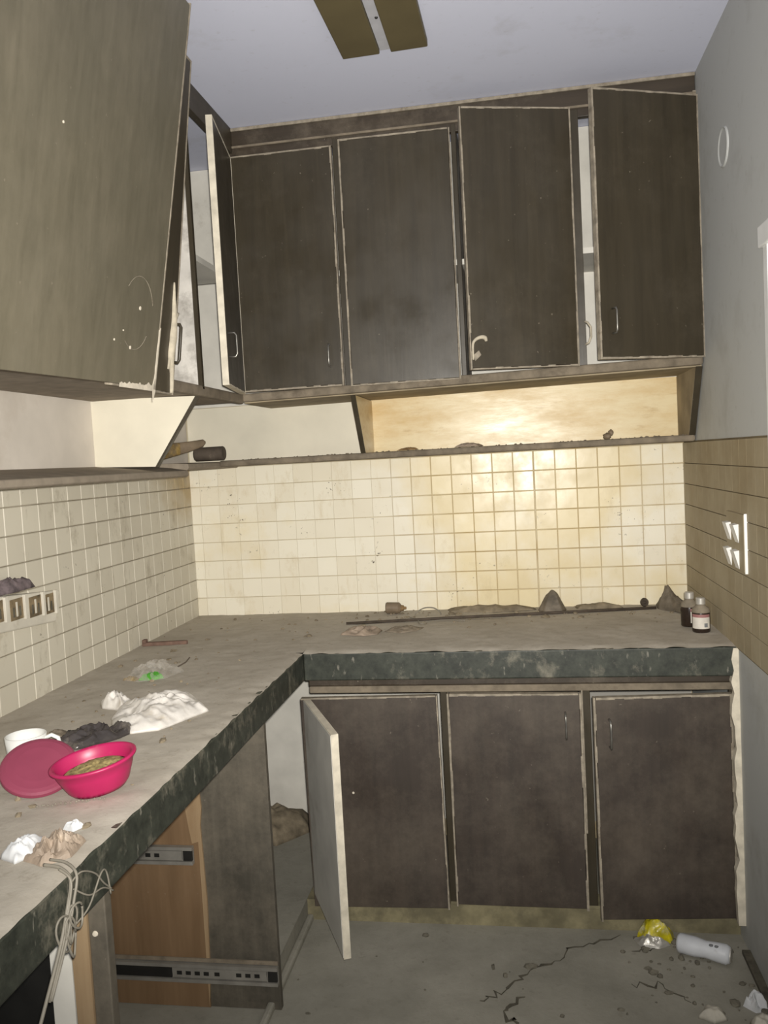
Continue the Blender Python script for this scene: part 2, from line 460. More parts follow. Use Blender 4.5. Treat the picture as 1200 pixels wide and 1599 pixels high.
while x1 > .01:
    x0 = max(0, x1 - PX)
    wide_joint = abs(x1 - (W - 7 * PX)) < .01
    me = (full if x1 > .80 else tight) if (x1 - x0) > PX - .001 and not wide_joint else tile_mesh('tile', (x1 - x0) - (.0040 if wide_joint else .0015), PZ - .0022, M['tile_back'])
    for k in range(8):
        put_tile(me, wall_back, ((x0 + x1) / 2 - (.0011 if wide_joint else 0), .0004, H + (k + .5) * PZ), 0)
    x1 -= PX
full = tile_mesh('tile', PX - .0009, PZ - .0024, M['tile_left'])
for i in range(24):
    for k in range(8):
        put_tile(full, wall_left, (.0016, -(i + .5) * PX, H + (k + .5) * PZ), R(90))
full = tile_mesh('tile', PX - .0001, PZ - .0024, M['tile_right'], c=.0004)
n = 14
for i in range(n):
    wd = PX if i < n - 1 else 1.012 - PX * (n - 1)
    me = full if i < n - 1 else tile_mesh('tile', wd - .0002, PZ - .0024, M['tile_right'], c=.0004)
    for k in range(8):
        put_tile(me, wall_right, (W - .0016, -(i * PX + wd / 2), H + (k + .5) * PZ), R(-90), .002)

# white door frame on the right wall
door_1 = bpy.data.objects.new('door_1', None); COL.objects.link(door_1); door_1['_o'] = (W, -1.0, 0); door_1.location = (W, -1.0, 0); struct(door_1)
MB().box(W - .012, W + .10, -1.026, -1.060, 0, 1.905).build('door_jamb', M['white_frame'], door_1, .003)
MB().box(W - .012, W + .10, -1.85, -1.92, 0, 1.905).build('door_jamb', M['white_frame'], door_1, .003)
MB().box(W - .020, W + .10, -1.016, -1.935, 1.870, 1.918).build('door_head', M['white_frame'], door_1, .003)
MB().box(W + .055, W + .09, -1.062, -1.849, .005, 1.868).build('door_leaf', M['white_frame'], door_1, .003)
# rough plaster line and smear along the base of the right wall
b = MB(); rr = random.Random(5); zt = []
for i in range(26):
    z = .06 + i * (.80 / 25); zt.append((W - .012 - rr.random() * .012, z))
poly = zt + [(W, .86), (W, .06)]
b.prism(poly, -D - .004, -D + .02, 'y')
b.build('plaster_smear', M['edge_white'], wall_right)
# cracks in the floor dirt
def crack(pts, wd, seed):
    rr = random.Random(seed); b = MB(); out = []
    for i in range(len(pts) - 1):
        a, c = Vector(pts[i]), Vector(pts[i + 1])
        for j in range(6): out.append(a.lerp(c, j / 6) + Vector((rr.gauss(0, .008), rr.gauss(0, .008))))
    out.append(Vector(pts[-1]))
    l, r_ = [], []
    for i, p in enumerate(out):
        d = (out[min(i + 1, len(out) - 1)] - out[max(0, i - 1)]).normalized(); nn = Vector((-d.y, d.x))
        ww = wd * (.12 + rr.random() ** 2) * (1 if 0 < i < len(out) - 1 else .1)
        l.append(p + nn * ww); r_.append(p - nn * ww)
    for i in range(len(out) - 1):
        q = [l[i], l[i + 1], r_[i + 1], r_[i]]
        b.add([(p.x, p.y, .0015) for p in q] + [(p.x, p.y, 0) for p in q],
              [(0, 1, 2, 3), (0, 4, 5, 1), (3, 2, 6, 7)])
    return b.build('crack', M['crack'], floor)
crack([(1.49, -.64), (1.36, -.70), (1.30, -.78), (1.22, -.83), (1.15, -.92), (1.10, -.96)], .005, 1)
crack([(1.20, -.93), (1.17, -1.0), (1.21, -1.06), (1.16, -1.12)], .006, 2)
crack([(1.60, -.70), (1.52, -.71)], .003, 3)
crack([(1.64, -.93), (1.58, -.86), (1.50, -.86)], .004, 4)
# dark channel along the foot of the right wall
MB().box(W - .022, W, -.70, -1.7, 0, .012).build('trim_1', M['crack'], origin=(0, 0, 0))['kind'] = 'structure'

# ================================================================ WORKTOP
worktop = thing('worktop', 'dust covered L shaped dark stone worktop with a deep front edge', 'worktop', (.3, -.3, H - T))
b = MB()
# L outline slab
YW = -2.75
b.box(.0, L - .03, YW, -.0, H - .030, H - .001)
b.box(L - .03, W - .003, -D + .03, 0, H - .030, H - .001)
b.build('slab', M['granite'], worktop)
b = MB().box(L - .03, L, YW, -D + .03, H - T, H - .001)
b.build('front_edge', M['granite'], worktop, .004)
MB().box(L + .0005, W - .004, -D, -D + .03, H - T, H - .001).build('front_edge', M['granite'], worktop, .004)
# dust blanket: fine grid, thin, fading unevenly at the rim
def dust_grid(x0, x1, y0, y1, edge, step=.012):
    nx = int((x1 - x0) / step) + 1; ny = int((y1 - y0) / step) + 1
    v = []; f = []
    for j in range(ny + 1):
        for i in range(nx + 1):
            x = x0 + (x1 - x0) * i / nx; y = y0 + (y1 - y0) * j / ny
            e = edge(x, y)
            z = .0035 + .0022 * noise.noise(Vector((x * 9, y * 9, 0))) + .0016 * noise.noise(Vector((x * 34, y * 34, 2)))
            k = min(1, max(0, e / .03 + .9 * noise.noise(Vector((x * 22, y * 22, 4)))))
            z = -.0015 + (z + .0015) * (k ** .6)
            v.append((x, y, H + z))
    for j in range(ny):
        for i in range(nx):
            a = j * (nx + 1) + i; f.append((a, a + 1, a + nx + 2, a + nx + 1))
    return v, f
b = MB()
b.add(*dust_grid(.0, L, YW, -D, lambda x, y: L - x))
b.add(*dust_grid(.0, L, -D, 0, lambda x, y: 1))
b.add(*dust_grid(L, W - .004, -D, 0, lambda x, y: y + D))
o = b.build('dust_layer', M['dust'], worktop, smooth=True); o['kind'] = 'stuff'
o['label'] = 'thick blanket of grey brown dust'

# ================================================================ door builder
def d_handle(door, x, z0, z1, out=.026, r=.0028, mat='steel', y=0.0):
    p = [(x, y, z0), (x, y - out * .8, z0), (x, y - out, z0 + .008)]
    p += [(x, y - out, z0 + (z1 - z0) * t_) for t_ in (.35, .65)] + [(x, y - out, z1 - .008), (x, y - out * .8, z1), (x, y, z1)]
    h = MB().tube(p, r, 8).build('handle', M[mat], door, smooth=True, loc=(0, 0, 0))
    return h
def make_door(parent, hinge, z0, z1, width, rz, side, mat, th=.018, lean=0, roll=0, edge='edge', ew=.005, inner=None, edges='lrtb', name='door'):
    """local -y is outward; side=+1 the leaf runs to +x from the hinge, -1 to -x."""
    o_ = parent['_o']; h = z1 - z0
    a, c = (0, width) if side > 0 else (-width, 0)
    d = MB().box(a + ew, c - ew, -th, 0, ew, h - ew).build(name, M[mat], parent, .0012, loc=(hinge[0] - o_[0], hinge[1] - o_[1], z0 - o_[2]))
    d.rotation_euler = (lean, roll, rz)
    g = .0007
    rr = random.Random(int(width * 1e4 + z0 * 1e3 + hinge[0] * 777))
    def strip(x0, x1, z0_, z1_, vert):
        n_ = 14; b = MB()
        for i in range(n_):
            k = .55 + .45 * rr.random()
            if vert:
                u0, u1 = z0_ + (z1_ - z0_) * i / n_, z0_ + (z1_ - z0_) * (i + 1) / n_
                if x0 <= a + 1e-6: b.box(x0, x0 + (x1 - x0) * k, -th - g, .0005, u0, u1)
                else: b.box(x1 - (x1 - x0) * k, x1, -th - g, .0005, u0, u1)
            else:
                u0, u1 = x0 + (x1 - x0) * i / n_, x0 + (x1 - x0) * (i + 1) / n_
                if z0_ <= 1e-6: b.box(u0, u1, -th - g, .0005, z0_, z0_ + (z1_ - z0_) * k)
                else: b.box(u0, u1, -th - g, .0005, z1_ - (z1_ - z0_) * k, z1_)
        b.build('edge_strip', M[edge], d, loc=(0, 0, 0))
    wd = ew * 1.3
    if 'l' in edges: strip(a, a + wd, 0, h, True)
    if 'r' in edges: strip(c - wd, c, 0, h, True)
    if 'b' in edges: strip(a + wd, c - wd, 0, wd, False)
    if 't' in edges: strip(a + wd, c - wd, h - wd, h, False)
    if inner:
        MB().box(a + ew, c - ew, 0, .0015, ew, h - ew).build('inner_face', M[inner], d, loc=(0, 0, 0))
    return d

# ================================================================ UPPER CABINET, BACK WALL
uc = thing('upper_cabinet', 'long dark brown four door upper cabinet on the back wall under the ceiling', 'cabinet', (1.1, -.17, ZB))
XL = .352
MB().box(XL, W - .002, -U, -U + .02, 2.464, ZC - .001).build('header_board', M['wood_dark_x'], uc, .0015)
MB().box(XL, W - .002, -U - .006, -U, 2.490, 2.497).build('header_bead', M['dust_rail'], uc, .001)
MB().box(XL, W - .002, -U - .006, -U - .0, ZC - .012, ZC - .002).build('ceiling_bead', M['edge'], uc, .001)
# bottom rail: rises a touch to the right, as the old cabinet does
b = MB().prism([(XL, 1.655), (W - .003, 1.676), (W - .003, 1.706), (XL, 1.682)], -U - .008, -U + .02, 'y')
b.build('bottom_rail', M['dust_rail'], uc, .006)
for x0, x1 in ((.340, .357), (.711, .730), (1.097, 1.112), (1.459, 1.492), (W - .014, W - .002)):
    MB().box(x0, x1, -U - .002, -U + .02, 1.685, 2.487).build('stile', M['wood_dark'], uc, .0012)
MB().box(.358, W - .004, -.012, -.0075, 1.67, ZC - .002).build('back_panel', M['inner_white'], uc)
MB().prism([(XL, 1.652), (W - .003, 1.672), (W - .003, 1.688), (XL, 1.668)], -.013, -U + .02, 'y').build('bottom_panel', M['underside'], uc)
MB().box(XL, W - .004, -.013, -U + .04, 2.055, 2.073).build('inner_shelf', M['inner_white'], uc)
for x in (.72, 1.104, 1.474):
    MB().box(x - .008, x + .008, -.013, -U + .02, 1.69, 2.487).build('inner_divider', M['inner_grime'], uc)
MB().box(W - .012, W - .003, -.013, -U + .02, 1.70, 2.487).build('end_panel', M['inner_white'], uc)
d = make_door(uc, (.357, -U - .001), 1.686, 2.458, .352, 0, 1, 'wood_dark')
d_handle(d, .311, .065, .135, y=-.018)
d = make_door(uc, (.732, -U - .001), 1.682, 2.474, .361, R(.9), 1, 'wood_dark')
d = make_door(uc, (1.462, -U - .003), 1.697, 2.488, .352, R(17.5), -1, 'wood_dark', inner='inner_white', edge='edge')
# broken latch on the third door
b = MB(); b.tube([(-.343, -.0195, .03), (-.343, -.0205, .075), (-.335, -.0205, .090), (-.318, -.0205, .098), (-.304, -.0205, .096), (-.300, -.0205, .085)], [.003, .004, .005, .006, .007, .004], 8, 5)
b.build('latch_hook', M['paint_drip'], d, smooth=True, loc=(0, 0, 0))
MB().prism([(-.342, .045), (-.325, .058), (-.318, .044), (-.338, .026)], -.021, -.0185, 'y').build('tape_scrap', M['edge'], d, loc=(0, 0, 0))
d = make_door(uc, (W - .006, -U - .003), 1.697, 2.482, .358, R(24), -1, 'wood_dark', inner='inner_white')
d_handle(d, -.315, .075, .148, y=-.018)
# hasp loop on the wide stile
b = MB().tube([(1.489, -U - .004, 1.835), (1.497, -U - .010, 1.83), (1.506, -U - .012, 1.815), (1.506, -U - .012, 1.785), (1.499, -U - .010, 1.768), (1.490, -U - .004, 1.764)], .0035, 8)
b.build('hasp', M['paint_drip'], uc, smooth=True)
# plaster smears where the cabinet meets the right wall
b = MB(); rr = random.Random(12)
for z0, z1, wd in ((2.30, 2.50, .018), (2.14, 2.26, .020), (1.70, 2.0, .007), (2.02, 2.10, .008)):
    nn = 12; pl = []
    for i in range(nn + 1): pl.append((W - .002 - wd * (.35 + .65 * rr.random()), z0 + (z1 - z0) * i / nn))
    b.prism(pl + [(W - .001, z1), (W - .001, z0)], -U - .0055, -U - .0025, 'y')
b.build('plaster_smear', M['edge'], uc)

# ================================================================ UPPER CABINET, LEFT WALL
lc = thing('upper_cabinet', 'olive brown upper cabinet on the left wall with leaning loose doors', 'cabinet', (.17, -1.1, ZB))
YL = -2.3
MB().box(.350, .372, YL, -U, 2.475, ZC - .001).build('header_board', M['wood_dark_y'], lc, .0015)
MB().box(.335, .358, YL, -U, 1.650, 1.682).build('bottom_rail', M['dust_rail'], lc, .006)
MB().box(.012, .345, YL, -U, 1.656, 1.670).build('bottom_panel', M['dust_shelf'], lc)
MB().box(.001, .008, YL, -.02, 1.67, ZC - .002).build('back_panel', M['inner_white'], lc)
MB().box(.012, .356, -.012, -.0075, 1.67, ZC - .002).build('back_panel', M['inner_white'], lc)
MB().box(.012, .345, -.722, -.704, 1.672, ZC - .004).build('divider_panel', M['inner_grime'], lc)
MB().box(.345, .358, -.720, -.706, 1.672, 2.475).build('divider_edge', M['wood_dark'], lc)
MB().box(.012, .345, -.36, -.70, 2.055, 2.073).build('inner_shelf', M['inner_white'], lc)
MB().box(.012, .345, -1.52, -1.502, 1.672, ZC - .004).build('divider_panel', M['inner_white'], lc)
# corner door, ajar, hinged by the back run
d = make_door(lc, (.353, -U - .022), 1.680, 2.455, .345, R(90 + 10.4), -1, 'wood_dark', inner='inner_white', edge='edge_white')
d_handle(d, -.315, .085, .155, y=-.018)
# narrow leaf leaning out behind the big one
d = make_door(lc, (.341, -.945, 0), 1.640, 2.50, .34, R(90), -1, 'wood_dark', lean=R(7.6))
d_handle(d, -.018, .085, .185, out=.02, r=.004, mat='wood_dark', y=-.018)
b = MB()
b.tube([(-.034, -.0195, .29), (-.031, -.0195, .245), (-.026, -.020, .20), (-.028, -.020, .15), (-.034, -.020, .10), (-.022, -.020, .055), (-.016, -.020, .005)], [.002, .006, .009, .013, .011, .007, .006], 8, 5)
b.tube([(-.026, -.020, .195), (-.014, -.021, .205), (-.006, -.021, .215)], .005, 8)
b.tube([(-.030, -.020, .11), (-.040, -.020, .09), (-.043, -.020, .065)], .004, 8)
b.build('cement_drip', M['paint_drip'], d, smooth=True, loc=(0, 0, 0))
# large leaf, fallen forward at the top
d = make_door(lc, (.372, -1.128), 1.640, 2.535, .745, R(90), -1, 'wood_olive_lit', lean=R(10.8), roll=R(-1.6), edges='lr', edge='edge')
b = MB(); rr = random.Random(8); pl = []
for i in range(25):
    x = -.185 + .185 * i / 24
    pl.append((x, .004 + (.004 + .010 * rr.random()) * (.4 + .6 * i / 24) + (.012 if i > 22 else 0)))
b.prism([(-.185, -.002)] + pl + [(0.002, -.006), (-.006, -.028), (-.012, -.004)], -.0195, -.0182, 'y')
pl = [(0.001, .0)] + [(-.006 - .006 * rr.random() * (1 - i / 12), .0 + .013 * i) for i in range(12)] + [(.001, .15)]
b.prism(pl, -.0195, -.0182, 'y')
b.build('chipped_edge', M['chip'], d, loc=(0, 0, 0))
b = MB(); b.tube([(-.125 + .075 * math.cos(R(a_)), -.0182, .165 + .085 * math.sin(R(a_))) for a_ in range(20, 150, 10)], .0007, 5)
b.build('scratch', M['edge'], d, loc=(0, 0, 0))
b = MB(); b.tube([(-.135 + .075 * math.cos(R(a_)), -.0182, .170 + .085 * math.sin(R(a_))) for a_ in range(235, 330, 10)], .0007, 5)
b.build('scratch', M['edge'], d, loc=(0, 0, 0))
for x, z, r_ in ((-.118, .180, .0045), (-.150, .088, .004), (-.228, .098, .0025), (-.190, .122, .002), (-.49, .46, .0025)):
    q = MB().lathe([(.0001, 0), (r_, 0), (r_, .0012), (.0001, .0018)], 12).build('screw_plug', M['chip'], d, smooth=False, loc=(x, -.018, z))
    q.rotation_euler = (R(90), 0, 0)

# ================================================================ OPEN SHELF BELOW THE UPPER CABINETS
sh = thing('open_wall_shelf', 'dusty L shaped open shelf with slanted dividers and cream back panels', 'shelf', (.5, -.1, ZS))
MB().box(.20, W - .002, -.205, -.002, ZS + .002, ZS + .024).build('shelf_board', M['dust_rail'], sh, .008)
b = MB().prism([(0.002, ZS + .022), (.150, ZS + .006), (.205, ZS - .004), (.208, ZS - .020), (.200, ZS - .024), (.002, ZS - .004)], YL, -.50, 'y')
b.prism([(0.002, ZS + .024), (.150, ZS + .022), (.205, ZS + .018), (.208, ZS + .004), (.200, ZS - .004), (.002, ZS)], -.50, -.002, 'y')
b.build('shelf_board', M['dust_shelf'], sh, .003)
MB().box(.012, .726, -.007, -.002, ZS + .024, 1.668).build('back_panel', M['panel_white'], sh)
MB().box(.735, W - .008, -.007, -.002, ZS + .024, 1.672).build('back_panel', M['panel_cream'], sh)
MB().box(.001, .006, YL, -.007, ZS + .018, 1.668).build('back_panel', M['panel_pink'], sh)
def divider(x, th, zt, dark_edge, m_):
    MB().prism([(-.008, ZS + .024), (-.195, ZS + .024), (-.330, zt), (-.008, zt)], x - th / 2, x + th / 2, 'x').build('divider', M[m_], sh)
    MB().prism([(-.194, ZS + .022), (-.200, ZS + .022), (-.336, zt), (-.329, zt)], x - th / 2 - .001, x + th / 2 + .001, 'x').build('divider_edge', M[dark_edge], sh)
divider(.7305, .014, 1.655, 'wood_dark', 'panel_cream')
divider(W - .012, .018, 1.672, 'wood_dark', 'underside')
MB().prism([(.006, ZS + .020), (.198, ZS + .012), (.338, 1.652), (.006, 1.660)], -.728, -.714, 'y').build('divider', M['panel_white'], sh)
MB().prism([(.196, ZS + .010), (.203, ZS + .010), (.345, 1.652), (.336, 1.652)], -.729, -.713, 'y').build('divider_edge', M['wood_dark'], sh)
rr = random.Random(4)
b = MB()
for i in range(70):
    x = rr.uniform(.75, 1.82); y = rr.uniform(-.2, -.08); s_ = rr.uniform(.001, .0032)
    b.rock((x, y, ZS + .024 + s_ * .4), (s_ * 1.6, s_ * 1.3, s_), i, .3, 1)
for i in range(30):
    x = rr.uniform(.25, .7); y = rr.uniform(-.2, -.1); s_ = rr.uniform(.001, .0025)
    b.rock((x, y, ZS + .024 + s_ * .4), (s_ * 1.6, s_ * 1.3, s_), i, .3, 1)
o = b.build('crumbs', M['dust_rail'], sh); o['kind'] = 'stuff'

# ================================================================ BASE CABINETS
# concrete plinth
b = MB()
b.box(.545, W - .001, -F + .008, -F + .09, 0, .066)
struct(b.build('trim_2', M['plinth'], origin=(0, 0, 0)))
struct(MB().box(.0, .545, -1.02, -.0, 0, .068).build('trim_3', M['floor'], origin=(0, 0, 0)))
struct(MB().box(.545, .565, -1.7, -F + .004, 0, .022).build('trim_4', M['floor'], None, .006, origin=(0, 0, 0)))
bc = thing('base_cabinet', 'dark brown two door base cabinet under the worktop beside the right wall', 'cabinet', (1.42, -.4, .068))
MB().box(L + .002, W - .004, -F - .010, -F + .02, .752, .779).build('top_rail', M['wood_dark_x'], bc, .004)
MB().box(L + .002, W - .004, -F - .004, -F + .02, .729, .750).build('lower_rail', M['dust_rail'], bc, .003)
MB().box(1.0, W - .004, -F - .002, -F + .02, .067, .078).build('bottom_rail', M['plinth'], bc, .002)
for x0, x1 in ((1.000, 1.020), (1.414, 1.440), (W - .016, W - .004)):
    MB().box(x0, x1, -F - .002, -F + .02, .078, .735).build('stile', M['wood_dark'], bc, .0015)
MB().box(1.0, W - .004, -.010, -.004, .069, .775).build('back_panel', M['inner_grey'], bc)
MB().box(1.003, 1.017, -F + .021, -.011, .069, .775).build('side_panel', M['inner_grey'], bc)
d = make_door(bc, (1.021, -F - .003), .074, .728, .392, R(-.5), 1, 'wood_base', edge='edge', edges='lrt', ew=.006)
d_handle(d, .345, .525, .598, y=-.018, r=.003)
d = make_door(bc, (W - .014, -F - .003), .058, .722, .388, R(4.5), -1, 'wood_base', edge='edge', edges='lrt', ew=.006)
d_handle(d, -.345, .520, .600, y=-.018, r=.0035)
# pale worn lipping on stiles
MB().box(1.4145, 1.4185, -F - .0035, -F, .30, .735).build('worn_lipping', M['edge'], bc)

# corner unit with folding door
cc = thing('corner_base_cabinet', 'corner base cabinet with a folding door leaf hanging open', 'cabinet', (.5, -.4, .068))
MB().box(.002, .995, -.008, -.003, .069, .775).build('back_panel', M['inner_white'], cc)
MB().box(.002, .006, -.98, -.008, .069, .775).build('back_panel', M['inner_white'], cc)
d = make_door(cc, (.999, -F - .003), .062, .724, .425, R(.5), -1, 'wood_base', edge='edge', edges='rt', ew=.004, roll=R(-.6))
MB().lathe([(.0001, 0), (.004, 0), (.003, .0012), (.0001, .002)], 10).build('chip_mark', M['chip'], d, loc=(-.275, -.0182, .365)).rotation_euler = (R(90), 0, 0)
d = make_door(cc, (.572, -F - .004), .098, .716, .385, R(90 + 26), -1, 'wood_base', th=.019, edge='edge_white', edges='lt', ew=.003, inner='inner_white')
# dirt heap left in the corner
one('dirt_heap', MB().heap([(.16, -.03), (.42, -.03), (.44, -.14), (.34, -.26), (.2, -.22), (.14, -.12)], .10, 4, fold=.3, freq=14),
    M['dirt'], 'grey dirt heap inside the open corner cabinet behind the hanging door', 'dirt heap', (.3, -.12, .068), smooth=True)
# set the heap at plinth height
bpy.data.objects['dirt_heap'].location = (.3, -.12, .068)
for v in bpy.data.objects['dirt_heap'].data.vertices: v.co.z += .068

# drawer unit of the left run (drawers gone, runners left)
du = thing('drawer_unit', 'empty drawer unit of the left run showing brown plywood and metal runners', 'cabinet', (.3, -1.43, .068))
MB().box(.02, .583, -1.0400, -1.0220, .002, .779).build('side_panel', M['wood_panel'], du, .001)
MB().box(.021, .388, -1.0440, -1.0402, .002, .779).build('plywood_lining', M['plywood'], du)
MB().prism([(.386, .775), (.398, .775), (.396, .62), (.400, .55), (.394, .50), (.399, .30), (.394, .10), (.386, .002)], -1.0465, -1.0405, 'y').build('splintered_edge', M['rawwood'], du)
MB().prism([(.352, .57), (.392, .60), (.394, .46), (.368, .452), (.362, .49)], -1.0458, -1.0405, 'y').build('bare_wood_patch', M['rawwood'], du)
def runner(z0, z1, x0, x1, xs, rail_from):
    s_ = MB().box(x0, x1, -1.0520, -1.0465, z0, z1).build('drawer_runner', M['slide_grey'], du)
    y0 = -1.0600
    MB().box(x0, x1, y0, -1.0522, z1 - .009, z1).build('runner_lip', M['slide_grey'], s_, loc=tuple(-c for c in du['_o']))
    MB().box(x0, x1, y0, -1.0522, z0, z0 + .009).build('runner_lip', M['slide_grey'], s_, loc=tuple(-c for c in du['_o']))
    if rail_from > x0 + .01:
        MB().box(x0, rail_from, -1.0555, -1.0522, z0 + .010, z1 - .010).build('runner_track', M['black_metal'], s_, loc=tuple(-c for c in du['_o']))
    MB().box(rail_from + .004, x1 - .03, -1.0565, -1.0522, z0 + .012, z1 - .012).build('runner_rail', M['slide_grey'], s_, loc=tuple(-c for c in du['_o']))
    for x in xs:
        MB().box(x, x + .014, -1.0575, -1.0566, (z0 + z1) / 2 - .005, (z0 + z1) / 2 + .005).build('runner_slot', M['black_metal'], s_, loc=tuple(-c for c in du['_o']))
    MB().box(x1 - .026, x1 - .001, -1.0580, -1.0522, z0 + .011, z1 - .011).build('runner_stop', M['black_metal'], s_, loc=tuple(-c for c in du['_o']))
runner(.078, .128, .04, .583, (.305, .33, .355, .38, .41, .47, .495, .52), .29)
runner(.400, .448, .04, .372, (.24, .265), .14)
MB().box(.04, .583, -1.0500, -1.0465, .130, .140).build('runner_bracket', M['dust_rail'], du)
# near partition
MB().box(.02, .545, -1.870, -1.852, .069, .779).build('side_panel', M['wood_panel'], du)
MB().box(.545, .576, -1.872, -1.850, .069, .779).build('front_edging', M['wood_panel'], du, .002)
MB().prism([(.513, .775), (.545, .775), (.545, .069), (.510, .069), (.512, .30), (.516, .55)], -1.876, -1.8705, 'y').build('bare_wood_strip', M['rawwood'], du)
MB().box(.474, .512, -1.874, -1.8705, .069, .775).build('white_strip', M['inner_white'], du)
MB().box(.02, .4735, -1.873, -1.8705, .069, .775).build('dark_interior_panel', M['black_metal'], du)  # black panel put in for the dark interior of the open bay
MB().box(.002, .010, -1.85, -1.045, .069, .775).build('back_panel', M['plywood'], du)
MB().lathe([(.0001, 0), (.005, 0), (.004, .002), (.0001, .0025)], 10).build('chip_mark', M['chip'], du, loc=(.556 - .3, -1.8722 + 1.43, .70 - .068)).rotation_euler = (R(90), 0, 0)

# ================================================================ FITTINGS
cf = thing('ceiling_light_fitting', 'brown and white light fitting screwed flat to the ceiling', 'light fitting', (.95, -1.0, ZC))
b = MB().prism([(.836, -.752), (.939, -.755), (.932, -1.40), (.818, -1.40)], ZC - .022, ZC - .001, 'z'); b.build('side_panel', M['fixture_brown'], cf, .003)
b = MB().prism([(.970, -.757), (1.071, -.761), (1.060, -1.40), (.962, -1.40)], ZC - .022, ZC - .001, 'z'); b.build('side_panel', M['fixture_brown'], cf, .003)
MB().prism([(.940, -.755), (.969, -.757), (.961, -1.40), (.933, -1.40)], ZC - .012, ZC - .001, 'z').build('batten', M['fixture_white'], cf)
MB().lathe([(.0001, -.0155), (.0035, -.0145), (.0045, -.012), (.0045, -.011)], 12).build('screw', M['black_metal'], cf, loc=(.958 - .95, -.925 + 1.0, 0))

sp = thing('switchboard', 'yellowed white switchboard with grimy sockets on the left tiled wall', 'switchboard', (0, -1.14, 1.10))
b = MB().prism([(-1.33, 1.075), (-1.036, 1.052), (-1.008, 1.132), (-1.33, 1.165)], .005, .026, 'x'); b.build('back_box', M['white_plastic'], sp, .004)
for i, y in enumerate((-1.285, -1.205, -1.125, -1.066)):
    wd = .030 if i else .03
    z = 1.108 + (y + 1.1) * -.085
    q = MB().box(.0262, .0275, y - wd, y + wd - .008, z - .026, z + .026).build('socket_insert', M['socket_hole'], sp)
    off = tuple(-c for c in sp['_o'])
    for k in (-1, 0, 1):
        MB().box(.0276, .029, y + k * .013 - .008, y + k * .013 - .002, z - .018 + abs(k) * .0, z + .006 + (0 if k else .012)).build('socket_slot', M['crack' if k else 'white_plastic'], q, loc=off)
    MB().box(.0262, .034, y + wd - .008, y + wd + .003, z - .030, z + .032).build('divider_rib', M['white_plastic'], sp, .001)
one('crumpled_rag', MB().heap([(.008, -1.30), (.03, -1.31), (.045, -1.22), (.04, -1.14), (.01, -1.13)], .042, 9, fold=.55, freq=26, n=60, rings=14, jig=.3, base=1.162),
    M['violet_cloth'], 'crumpled grey violet rag lying on top of the switchboard', 'rag', (.02, -1.2, 1.162), smooth=True)

rs = thing('switch_plate', 'white rocker switch plate on the right tiled wall', 'switch', (W, -.72, 1.165))
MB().box(W - .014, W - .004, -.805, -.625, 1.090, 1.242).build('plate', M['tile_right'], rs, .002)  # dusty white plate toned tan for grazing light; flash-facing edge kept white
MB().box(W - .0135, W - .004, -.811, -.807, 1.088, 1.245).build('plate_lit_edge', M['white_clean'], rs, .001)
for y, z in ((-.655, 1.19), (-.735, 1.19), (-.655, 1.12), (-.735, 1.12)):
    MB().prism([(W - .0142, z - .026), (W - .0142, z + .024), (W - .028, z + .022)], y - .022, y + .018, 'y').build('rocker', M['white_clean'], rs)
q = MB().lathe([(.0001, 0), (.052, 0), (.052, .002), (.049, .0045), (.044, .002), (.0001, .002)], 40)
o = one('round_cover_plate', q, M['plaster'], 'round painted cover plate high on the right wall', 'cover plate', (0, 0, 0), smooth=False)
o.rotation_euler = (0, R(-90), 0); o.location = (W, -.66, 2.222)

# ================================================================ THINGS ON THE OPEN SHELF
zs = ZS + .026
po = thing('foil_pouch', 'dusty foil pouch with gold print on the open shelf by the slanted divider', 'pouch', (.06, -.30, zs))
nn = 14; ctr = []
v = []; f = []
# swept flattened sleeve from the divider up to an open flared mouth
path = [((.040, -.40, zs + .012), .012, .008), ((.055, -.37, zs + .030), .022, .014), ((.075, -.34, zs + .042), .026, .014), ((.100, -.31, zs + .047), .022, .012), ((.130, -.28, zs + .054), .018, .010), ((.165, -.25, zs + .064), .013, .006), ((.172, -.245, zs + .066), .004, .003)]
for (p, a, c_) in path:
    for j in range(nn):
        an = 2 * math.pi * j / nn
        v.append((p[0] + math.cos(an) * c_ * .6, p[1] - math.cos(an) * c_ * .6, p[2] + math.sin(an) * a))
for i in range(len(path) - 1):
    for j in range(nn): f.append((i * nn + j, i * nn + (j + 1) % nn, (i + 1) * nn + (j + 1) % nn, (i + 1) * nn + j))
f += [tuple(range(nn)), tuple((len(path) - 1) * nn + j for j in range(nn))]
MB().add(v[:nn * 4], [q for q in f if max(q) < nn * 4]).build('printed_end', M['gold'], po, smooth=True)
MB().add(v[nn * 3:], [tuple(i - nn * 3 for i in q) for q in f if min(q) >= nn * 3]).build('plain_end', M['pouch'], po, smooth=True)
b = MB(); rr = random.Random(2)
b.tube([(.100, -.165, zs + .026), (.103, -.165, zs + .026), (.150, -.162, zs + .026), (.205, -.160, zs + .026), (.208, -.160, zs + .026)], [.022, .025, .0255, .0255, .023], 24)
o = one('rubber_roll', b, M['roll'], 'short dark rubber roll lying on the open shelf beside the foil pouch', 'roll', (.15, -.162, zs + .026), smooth=False)
one('brown_chip', MB().heap([(.85, -.20), (.89, -.205), (.925, -.19), (.92, -.165), (.87, -.16)], .010, 21, n=36, rings=6, freq=60, base=zs), M['amber_debris'],
    'brown flake on the open shelf just right of the middle divider', 'debris', (.88, -.18, zs))
one('paper_scrap', MB().heap([(1.05, -.205), (1.13, -.205), (1.15, -.175), (1.06, -.165)], .014, 22, n=36, rings=6, freq=50, base=zs), M['paper_brown'],
    'tan paper scrap on the open shelf below the third door', 'scrap', (1.09, -.18, zs))
